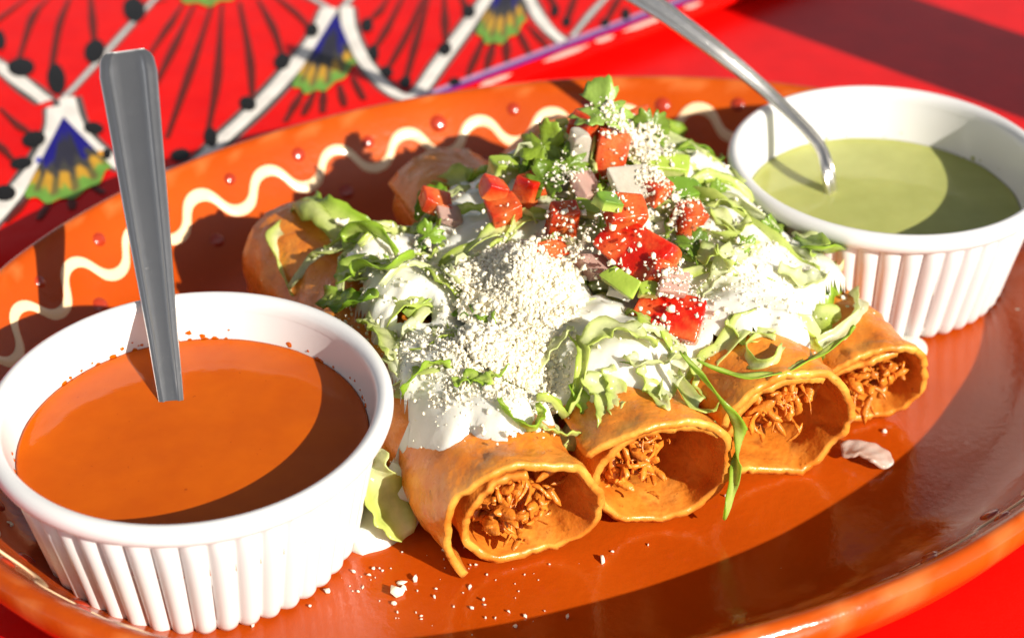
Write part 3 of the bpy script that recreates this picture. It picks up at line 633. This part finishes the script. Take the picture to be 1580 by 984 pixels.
G, DK, PALE, LIME = PAL[1], PAL[2], PAL[3], PAL[4]
ribbon(path_abs([(1050, 545, 5.6), (1085, 585, 5.4), (1118, 628, 4.9), (1142, 662, 4.2), (1140, 705, 3.2), (1128, 755, 2.2), (1116, 800, 1.5)], 40), .34, .9, G, ruffle=.03, twist=.5, label='lettuce shred dangling to the platter between the second and third taquito', curl=.2)
ribbon(path_abs([(1075, 555, 5.2), (1130, 578, 5.0), (1195, 577, 4.9), (1250, 555, 4.8), (1300, 524, 4.9), (1320, 503, 5.2)], 36), .24, .3, G, ruffle=.02, twist=.4, label='long thin tendril of lettuce curving over the third taquito', curl=.1)
ribbon(path_abs([(600, 405, 5.2), (560, 395, 5.0), (536, 372, 5.2), (550, 352, 5.7), (585, 360, 5.8), (612, 392, 5.4)], 34), .5, 1.2, G, ruffle=.03, twist=.6, label='bright green lettuce curled into a loop near the back taquito end', curl=.1)
ribbon(path_abs([(462, 352, 4.0), (436, 352, 4.4), (424, 372, 4.3), (436, 410, 3.9), (446, 440, 3.7), (455, 470, 3.3)], 30), .5, .5, LIME, ruffle=.05, twist=.8, label='pale lettuce shred draped over the back end of the cracked taquito')
ribbon(path_hit([(900, 590), (928, 615), (935, 650), (930, 682)], 24, .2), .62, .1, LIME, ruffle=.08, label='frilled lettuce shred hanging onto the second taquito')
ribbon(path_hit([(768, 625), (790, 655), (822, 672), (838, 655), (832, 630)], 26, .2), .42, .9, G, ruffle=.03, label='bright lettuce loop on top of the cracked taquito', twist=.4)
ribbon(path_hit([(835, 668), (870, 680), (905, 680)], 18, .2), .32, .5, LIME, ruffle=.04, label='thin lettuce strip lying between the first and second taquito')
ribbon(path_abs([(585, 690, 3.6), (580, 735, 2.9), (598, 785, 2.0), (625, 830, 1.35)], 24), 1.25, -.1, PAL[4], ruffle=.1, twist=.3, label='wide pale lettuce piece on the platter beside the red salsa ramekin', curl=.12)
ribbon(path_hit([(622, 620), (640, 590), (672, 572), (695, 578)], 22, .22), .5, .5, G, ruffle=.06, label='bright green lettuce curl above the crema run')
ribbon(path_hit([(1205, 545), (1190, 570), (1160, 572), (1150, 548), (1170, 530), (1195, 535)], 28, .25), .3, 1.1, LIME, ruffle=.03, twist=.2, label='small pale lettuce ring on the third taquito')
ribbon(path_hit([(1040, 590), (1075, 640), (1100, 650), (1115, 690)], 24, .25), .6, .3, LIME, ruffle=.1, label='frilled pale lettuce strip over the second taquito mouth')
ribbon(path_hit([(520, 450), (560, 425), (600, 430), (640, 410)], 24, .3), .95, .35, G, ruffle=.1, label='broad bright lettuce strip at the end of the heap near the red salsa')
ribbon(path_hit([(500, 470), (535, 480), (580, 470)], 22, .25), .8, -.3, DK, ruffle=.1, label='dark green lettuce piece at the foot of the heap near the red salsa')
ribbon(path_hit([(1240, 380), (1275, 400), (1318, 395)], 20, .25), .8, .3, G, ruffle=.12, label='frilled lettuce leaf at the edge of the heap against the green salsa ramekin')
ribbon(path_hit([(1210, 320), (1240, 360), (1250, 400)], 20, .2), .7, .5, G, ruffle=.12, label='green lettuce frill on the slope facing the green salsa ramekin')
ribbon(path_hit([(690, 300), (660, 310), (640, 345)], 20, .15), .5, .6, PAL[2], ruffle=.06, label='lettuce strip in shade behind the heap')
ribbon(path_hit([(705, 480), (735, 485), (770, 500)], 20, .06), .7, .0, DK, ruffle=.05, label='dark green lettuce leaf showing through the crema')
ribbon(path_hit([(820, 590), (845, 560), (870, 535), (885, 520)], 20, .3), .38, .3, PALE, ruffle=.05, label='pale lettuce strip across the front of the crema')
ribbon(path_hit([(900, 545), (940, 520), (985, 530), (1010, 550)], 22, .28), .7, .2, LIME, ruffle=.1, label='pale frilled lettuce strip below the lowest tomato piece')
ribbon(path_hit([(1080, 420), (1105, 400), (1125, 430)], 18, .3), .75, .4, LIME, ruffle=.1, label='yellow-green lettuce piece right of the large tomato slab')

for pts, w, pal, lab in [([(935, 575), (950, 610), (945, 650)], .5, LIME, 'frilled pale lettuce tongue left of the second taquito mouth'), ([(985, 575), (1005, 610), (1030, 640)], .45, LIME, 'pale lettuce strip trailing onto the second taquito'),
        ([(1050, 540), (1040, 580), (1020, 625)], .55, PALE, 'whitish lettuce rib above the second taquito'), ([(1070, 560), (1080, 600), (1105, 640)], .4, LIME, 'lime lettuce strip between the second and third taquito'),
        ([(880, 600), (905, 640), (900, 668)], .35, G, 'short green lettuce strip beside the tortilla edge'), ([(960, 560), (1000, 570), (1050, 560)], .6, PALE, 'pale lettuce band under the lowest tomato'),
        ([(1120, 500), (1150, 530), (1195, 520)], .5, LIME, 'pale lettuce curl right of the lowest tomato'), ([(700, 600), (730, 590), (760, 600)], .4, G, 'green lettuce bit in the crema above the cracked taquito'),
        ([(760, 590), (785, 575), (820, 590)], .4, G, 'green lettuce bit beneath the cheese'), ([(560, 500), (590, 520), (600, 560)], .7, LIME, 'pale lettuce strip touching the red salsa ramekin'), ([(730, 480), (750, 495), (755, 520)], .5, DK, 'dark lettuce bit beside the cheese pile'),
        ([(1200, 420), (1240, 440), (1275, 430)], .55, PALE, 'whitish lettuce strip at the heap end by the green salsa'), ([(1100, 330), (1130, 360), (1160, 350)], .5, LIME, 'pale lettuce strip high on the crema slope')]:
    ribbon(path_hit(pts, 20, .16), w, random.uniform(-.3, .5), pal, ruffle=.09, twist=random.uniform(-.6, .6), label=lab)
Hpre = blur(H, 3)
# ------------------------------------------------------------------ pico de gallo
def chunk(name, p, size, rot, mat, cfun, label, cat, group, jit=.09, bend=0.0, seed=0):
    bm = bmesh.new(); bmesh.ops.create_cube(bm, size=1.0); bmesh.ops.bevel(bm, geom=bm.edges[:], offset=.10, segments=2, profile=.6, affect='EDGES')
    bmesh.ops.subdivide_edges(bm, edges=bm.edges[:], cuts=1, use_grid_fill=True); bm.verts.ensure_lookup_table()
    q = np.array([list(v.co) for v in bm.verts]); f = [tuple(v.index for v in fc.verts) for fc in bm.faces]; bm.free()
    c = np.array([cfun(x) for x in q])
    for k in range(len(q)): w = q[k].copy(); q[k] += jit * np.array([n1(w * 1.6 + seed), n1(w * 1.6 + seed + 20), n1(w * 1.6 + seed + 40)])
    q[:, 2] -= bend * (q[:, 0] ** 2)
    # one side cut on the slant, as a knife leaves it
    q[:, 0] += .18 * math.sin(seed * 3.1) * q[:, 1]; q[:, 1] *= 1 + .25 * math.sin(seed * 1.7) * q[:, 0]
    q *= np.array(size); rx, ry, rz = rot
    from mathutils import Euler
    Rm = np.array(Euler((rx, ry, rz)).to_matrix()); q = q @ Rm.T + p
    o = build(name, q, f, mat, cols=c, sub=1); tag(o, label, cat, group); raster(q, .06); return o
def tom(x): return (.56, .012, .004) if x[2] > .36 else ((.66, .085, .016) if x[2] > -.1 else (.70, .17, .04))
def tom2(x): return (.58, .13, .03) if abs(x[0]) < .3 else (.50, .04, .010)
def oni(x): return (.80, .74, .62)
def pinkoni(x): return (.78, .50, .42)
def gre(x): return (.34, .46, .06) if x[2] > .2 else (.60, .64, .22)
def dgr(x): return (.14, .26, .025) if x[2] > .25 else (.38, .50, .10)
TG, OG, GG = 'tomato dice in the pico de gallo', 'onion dice in the pico de gallo', 'green chilli pieces in the pico de gallo'
TOM = [((982, 398), (1.9, 1.25, .75), (.75, .25, -.75), 'large red tomato slab in the middle of the heap, dusted with cheese', tom),
       ((1032, 498), (1.75, 1.15, .85), (.65, .1, -.35), 'lowest tomato chunk at the front of the heap', tom),
       ((778, 336), (.85, .75, .75), (.3, -.2, .3), 'dark red tomato cube at the left shoulder of the heap', tom2),
       ((868, 352), (.75, .6, 1.2), (.2, .1, .2), 'upright tomato piece beside the cheese pile', tom2),
       ((938, 262), (.85, .75, 1.9), (-.25, .2, .1), 'tall orange-red tomato stick near the top of the heap', tom2),
       ((908, 205), (.9, .7, .8), (.2, .3, .8), 'tomato piece under the cilantro at the top of the heap', tom2),
       ((1062, 346), (.75, .7, .8), (.3, .2, .4), 'small bright orange tomato cube right of the centre', tom2),
       ((848, 402), (.9, .8, .5), (.7, 0, .4), 'tomato piece half buried in the cheese pile', tom2),
       ((820, 305), (.9, .8, .8), (.1, .3, .9), 'tomato cube behind the cheese pile', tom),
       ((965, 335), (1.0, .8, .7), (.5, .1, .2), 'tomato piece between the onion and the large slab', tom2),
       ((1010, 300), (.8, .7, .6), (.2, .1, .9), 'tomato piece right of the white onion', tom2),
       ((672, 318), (.8, .6, .5), (.3, .4, .2), 'tomato piece in shade behind the heap', tom2),
       ((1020, 435), (.8, .7, .6), (.3, .6, .1), 'tomato piece tucked below the large slab', tom2),
       ((762, 300), (.65, .55, .55), (.1, .4, .2), 'small tomato piece under the lime green chilli', tom),
       ((985, 195), (.7, .6, .6), (.4, .1, .5), 'small tomato piece at the very top of the heap', tom2)]
for k, (p, sz, rot, lab, cf) in enumerate(TOM):
    q = hit(*p); q[2] += min(sz) * .28; chunk('tomato_piece', q, sz, rot, M['tomato'], cf, lab, 'tomato', TG, seed=k + 1, jit=.12)
ONI = [((975, 290), (1.15, .9, .32), (.7, .1, .3), 'white onion piece at the centre of the heap', oni), ((1040, 448), (.8, .6, .35), (.5, .2, .2), 'onion piece above the lowest tomato', pinkoni),
       ((892, 238), (.5, .45, 1.2), (.15, .1, .2), 'pale onion stick near the cilantro', oni), ((905, 295), (.9, .8, .3), (.6, .3, .9), 'onion piece behind the large tomato slab', pinkoni),
       ((694, 340), (.7, .6, .25), (.4, .3, .2), 'pinkish onion piece in shade behind the heap', pinkoni), ((1000, 240), (.9, .7, .3), (.5, .1, .8), 'onion piece under cheese near the top', oni),
       ((920, 420), (.8, .7, .35), (.3, .2, .5), 'onion piece at the foot of the large tomato slab', pinkoni), ((960, 455), (.7, .5, .3), (.3, .4, .1), 'small onion piece beside the green chilli', oni)]
for k, (p, sz, rot, lab, cf) in enumerate(ONI):
    q = hit(*p); q[2] += .18; chunk('onion_piece', q, sz, rot, M['onion'], cf, lab, 'onion', OG, seed=k + 30, bend=.5, jit=.1)
o = ribbon(spline(np.array([at(1298, 698, FLOOR + .12), at(1325, 694, FLOOR + .24), at(1352, 704, FLOOR + .22), at(1370, 722, FLOOR + .10)]), 14), .85, .12, ((.88, .66, .55), (.90, .76, .66)), 'onion_piece', .02, .15, 'translucent curved onion piece lying on the platter below the third taquito', .10)
o.data.materials[0] = M['onion']; o['category'] = 'onion'; del o['group']; o.modifiers['thick'].thickness = .13 * S; o.modifiers.new('sub', 'SUBSURF').render_levels = 1
GRE = [((778, 268), (.75, .65, .6), (.2, .2, .3), 'lime green chilli cube at the left shoulder of the heap', gre), ((958, 442), (1.05, .5, .45), (.7, .2, -.7), 'green chilli wedge left of the lowest tomato', gre),
       ((905, 330), (.7, .4, .35), (.3, .2, -.3), 'small green chilli piece above the large tomato slab', gre), ((1030, 262), (1.2, .6, .4), (.3, .2, .2), 'long green chilli piece near the top', gre),
       ((940, 320), (.7, .45, .35), (.2, .4, .5), 'green chilli piece beside the onion', dgr), ((860, 275), (.8, .6, .4), (.5, .2, .1), 'dark green chilli piece below the cilantro leaf', dgr),
       ((1050, 300), (1.1, .7, .35), (.4, .1, .4), 'broad green chilli piece dusted with cheese', dgr), ((1070, 395), (.8, .6, .35), (.4, .4, .3), 'dark green chilli piece right of the large tomato slab', dgr),
       ((1000, 455), (.5, .4, .3), (.4, .1, .1), 'tiny green chilli piece above the lowest tomato', gre)]
for k, (p, sz, rot, lab, cf) in enumerate(GRE):
    q = hit(*p); q[2] += .16; chunk('chilli_piece', q, sz, rot, M['pepper'], cf, lab, 'chilli', GG, seed=k + 60, jit=.18, bend=.5)
def cilantro(p, size, nrm, spin, label, col=(.09, .27, .025)):
    nn = unit(nrm); e1 = unit(np.cross(nn, [0, 1, .3])); e2 = np.cross(nn, e1); v = []; c = []; na, nr = 60, 6
    for i in range(na):
        a = 2 * math.pi * i / na; lob = .40 + .40 * abs(math.cos(1.5 * (a - math.pi / 2))) ** .7 + .15 * abs(math.cos(7.5 * (a - math.pi / 2))) + .06 * math.sin(13 * a + spin)
        if abs(((a + math.pi / 2 + math.pi) % (2 * math.pi)) - math.pi) < .25: lob *= .45
        for j in range(nr):
            r = j / (nr - 1) * lob * size; x, y = r * math.cos(a + spin), r * math.sin(a + spin)
            h = .42 * size * ((r / size) ** 2) * math.sin(2 * a + spin) + .05 * size * math.cos(6 * a) * (r / size)
            v.append(p + e1 * x + e2 * y + nn * h); k = .75 + .35 * (j / nr) + .2 * (math.cos(6 * a) > .6); c.append(np.array(col) * k)
    o = build('cilantro_leaf', v, grid_faces(na, nr, True), M['herb'], cols=np.array(c), solid=.03); raster(v, 0)
    return tag(o, label, 'cilantro', 'cilantro leaves on the heap')
for p, sz, nr_, sp, lab, col, lf in [((838, 240), .85, (-.3, -.8, .5), .2, 'lobed cilantro leaf standing at the left of the heap top', (.28, .40, .035), .5), ((928, 178), 1.0, (.1, -.5, .9), 1.2, 'curled cilantro leaf crowning the heap', (.26, .38, .07), .35),
        ((1006, 208), .7, (.2, -.7, .7), 2.2, 'dark cilantro leaf dusted with cheese near the top', (.15, .23, .02), .35), ((880, 262), .7, (.1, -.6, .8), .9, 'cilantro leaf below the pale onion stick', (.16, .25, .02), .3),
        ((840, 288), .7, (-.3, -.6, .6), 2.9, 'dark cilantro leaf above the cheese pile', (.13, .21, .015), .3), ((1068, 385), .55, (.3, -.5, .8), .4, 'dark cilantro leaf right of the large tomato slab', (.13, .21, .02), .25),
        ((1110, 300), .38, (.4, -.4, .8), 1.9, 'cilantro leaf on the crema slope', (.20, .32, .03), .2), ((1190, 352), .36, (.4, -.4, .8), 3.0, 'small cilantro leaf in the crema near the green salsa', (.20, .32, .03), .2),
        ((1150, 380), .32, (.3, -.5, .8), .0, 'tiny cilantro leaf low on the crema slope', (.20, .32, .03), .2), ((660, 372), .5, (-.2, -.6, .7), 1.4, 'bright cilantro leaf at the back of the heap', (.22, .36, .03), .3)]:
    cilantro(hit(*p) + np.array([0, 0, lf * .6]), sz, nr_, sp, lab, col)

# ------------------------------------------------------------------ cheese
bm = bmesh.new(); bmesh.ops.create_icosphere(bm, subdivisions=1, radius=1.0); bm.verts.ensure_lookup_table(); bm.faces.ensure_lookup_table()
ICO = np.array([list(v.co) for v in bm.verts]); ICF = np.array([[v.index for v in f.verts] for f in bm.faces]); bm.free()
def crumbs(name, P, Rr, label, group=None, kind='stuff', extra=None):
    n = len(P); V = ICO[None] * np.clip(1 + rng.normal(0, .33, (n, len(ICO), 1)), .4, 1.9) * (Rr[:, None, None]) * np.clip(1 + rng.normal(0, .28, (n, 1, 3)), .5, 1.7) + P[:, None]
    Fc = (ICF[None] + (np.arange(n) * len(ICO))[:, None, None]).reshape(-1, 3)
    V = V.reshape(-1, 3); Fc = Fc.tolist()
    if extra is not None: Fc += [tuple(int(i) + len(V) for i in q) for q in extra[1]]; V = np.vstack([V, extra[0]])
    o = build(name, V, Fc, M['cheese'], smooth=True); return tag(o, label, 'cheese', group, kind)
P = []; Rr = []
def drop(x, y, r):
    i, j = cell(x, y); z = H[i, j] + r * .55; P.append((x, y, z)); Rr.append(r); H[i, j] += r * .24
SPOTS = [((800, 400), .75, 1500, .042), ((805, 440), .85, 1900, .042), ((735, 420), 1.1, 700, .040), ((765, 545), 1.2, 1300, .040), ((830, 520), .9, 550, .040), ((700, 600), .7, 160, .038), ((820, 580), .7, 350, .038),
         ((985, 215), .8, 700, .038), ((1000, 265), .8, 420, .036), ((960, 190), .6, 220, .036), ((1040, 300), .9, 260, .034), ((945, 345), .5, 60, .036), ((980, 395), .5, 90, .042), ((1030, 500), .5, 60, .042), ((880, 390), .7, 300, .040), ((870, 270), .5, 130, .036),
         ((780, 262), .2, 12, .036), ((1060, 440), .8, 200, .036), ((1150, 420), 1.6, 300, .034), ((560, 470), 1.0, 90, .038), ((1200, 330), 1.2, 180, .034), ((640, 400), 1.0, 180, .038), ((660, 540), 1.0, 260, .038)]
c = hit(800, 440); g = .45 * np.exp(-(((XX - c[0]) / 1.75) ** 2 + ((YY - c[1]) / 1.7) ** 2)) * (.55 + .9 * fbm((NX, NY), 6, 77)); c = hit(775, 540); g = np.maximum(g, .4 * np.exp(-(((XX - c[0]) / 1.2) ** 2 + ((YY - c[1]) / 1.3) ** 2)))
Hp = Hpre + g; mp = (g > .16) & (Hp > H - .25); H = np.where(mp, np.maximum(H, Hp), H)      # packed body of the cheese pile under its loose crumbs
idx = -np.ones((NX, NY), int); idx[mp] = np.arange(mp.sum()); qa = [idx[:-1, :-1], idx[1:, :-1], idx[1:, 1:], idx[:-1, 1:]]; ok = np.all([q >= 0 for q in qa], axis=0)
pile = (np.c_[XX[mp], YY[mp], (Hp + rng.normal(0, .03, Hp.shape))[mp]], np.stack([q[ok] for q in qa], -1))
SPOTS = [((800, 405), .6, 380, .075), ((805, 440), .7, 480, .075), ((765, 540), .9, 260, .07), ((985, 215), .6, 110, .06), ((740, 420), .8, 130, .065)] + SPOTS
for (p, sg, n, r) in SPOTS:
    c = hit(*p)
    for k in range(int(n * 1.5)):
        x, y = c[0] + rng.normal(0, sg * .55), c[1] + rng.normal(0, sg * .68)
        drop(x, y, min(.085, r * .68 * rng.lognormal(0, .5)))
        if k % 250 == 249: H = np.maximum(np.minimum(H, blur(H, 1) + .05), blur(H, 1) - .1)
for k in range(520):                          # a light dusting everywhere
    s, t = rng.uniform(-6.8, 6.8), rng.uniform(-4.9, 4.5); p = OS + ES * s + ET * t
    if np.hypot(p[0] - CR[0], p[1] - CR[1]) < 4.9 or np.hypot(p[0] - CL[0], p[1] - CL[1]) < 5: continue
    drop(p[0], p[1], .036 * rng.lognormal(0, .4))
crumbs('grated_cheese', np.array(P), np.array(Rr), 'crumbled white cheese piled and sprinkled over the heap', extra=pile)
P = []; Rr = []
for (x, y, r) in [(432, 0, 0)][:0] + [(615, 912, .14), (622, 905, .1), (640, 893, .08), (618, 898, .08), (505, 912, .07), (608, 930, .07), (700, 935, .04), (725, 905, .05), (560, 905, .05), (930, 862, .09), (945, 850, .04), (810, 950, .06), (795, 965, .06), (670, 920, .05), (390, 962, .09), (378, 955, .05), (590, 880, .05), (1120, 765, .05), (1108, 752, .06), (1365, 665, .07), (1352, 640, .06), (1570, 478, .09), (1544, 430, .06), (560, 848, .05), (650, 950, .04), (1000, 840, .04)]:
    P.append(at(x, y, FLOOR + r * .6)); Rr.append(r)
for k in range(80):
    x, y = rng.normal(640, 150), rng.normal(905, 36)
    if y < 985 and x > 470: r = .022 * rng.lognormal(0, .5); P.append(at(x, y, FLOOR + r)); Rr.append(r)
crumbs('cheese_crumbs', np.array(P), np.array(Rr), 'stray cheese crumbs scattered on the platter in front of the taquitos')
for (x, y, r, lab) in [(22, 862, .24, 'cheese lump on the platter left of the red salsa ramekin'), (8, 812, .14, 'small cheese lump on the platter edge behind the bigger one')]:
    p = at(x, y, 1.45 if x > 15 else 1.6); V = []; Fc = []
    for k in range(16): b = len(V); V += list(ICO * r * rng.uniform(.3, .5) * (1 + rng.normal(0, .2, (len(ICO), 1))) + p + rng.normal(0, r * .5, 3) * [1.5, 1, .5]); Fc += (ICF + b).tolist()
    tag(build('cheese_crumb', np.array(V), Fc, M['cheese']), lab, 'cheese')

# ------------------------------------------------------------------ unseen glass vessel, added beyond the frame to cast a shadow band on the far table
bc = (28.0, 55.2, 0.0)
e = empty('shadow_bottle', bc, 'dark glass vessel added out of view to cast the shadow band on the table', 'shadow_bottle')
pb = [(0.02, 0), (3.0, 0), (3.2, .2), (3.25, 1), (3.25, 14.5), (3.0, 16), (2.0, 18), (1.5, 19.5), (1.45, 23), (0.02, 23)]
v, f = lathe([(r, z, 0) for r, z in pb], bc, 48); build('glass_body', v, f, M['shadow_bottle'], e)
v, f = lathe([(0.02, 23.3, 0), (1.6, 23.3, 0), (1.65, 23.2, 0), (1.65, 22.0, 0), (1.47, 21.95, 0)], bc, 40); build('cap', v, f, M['steel'], e)
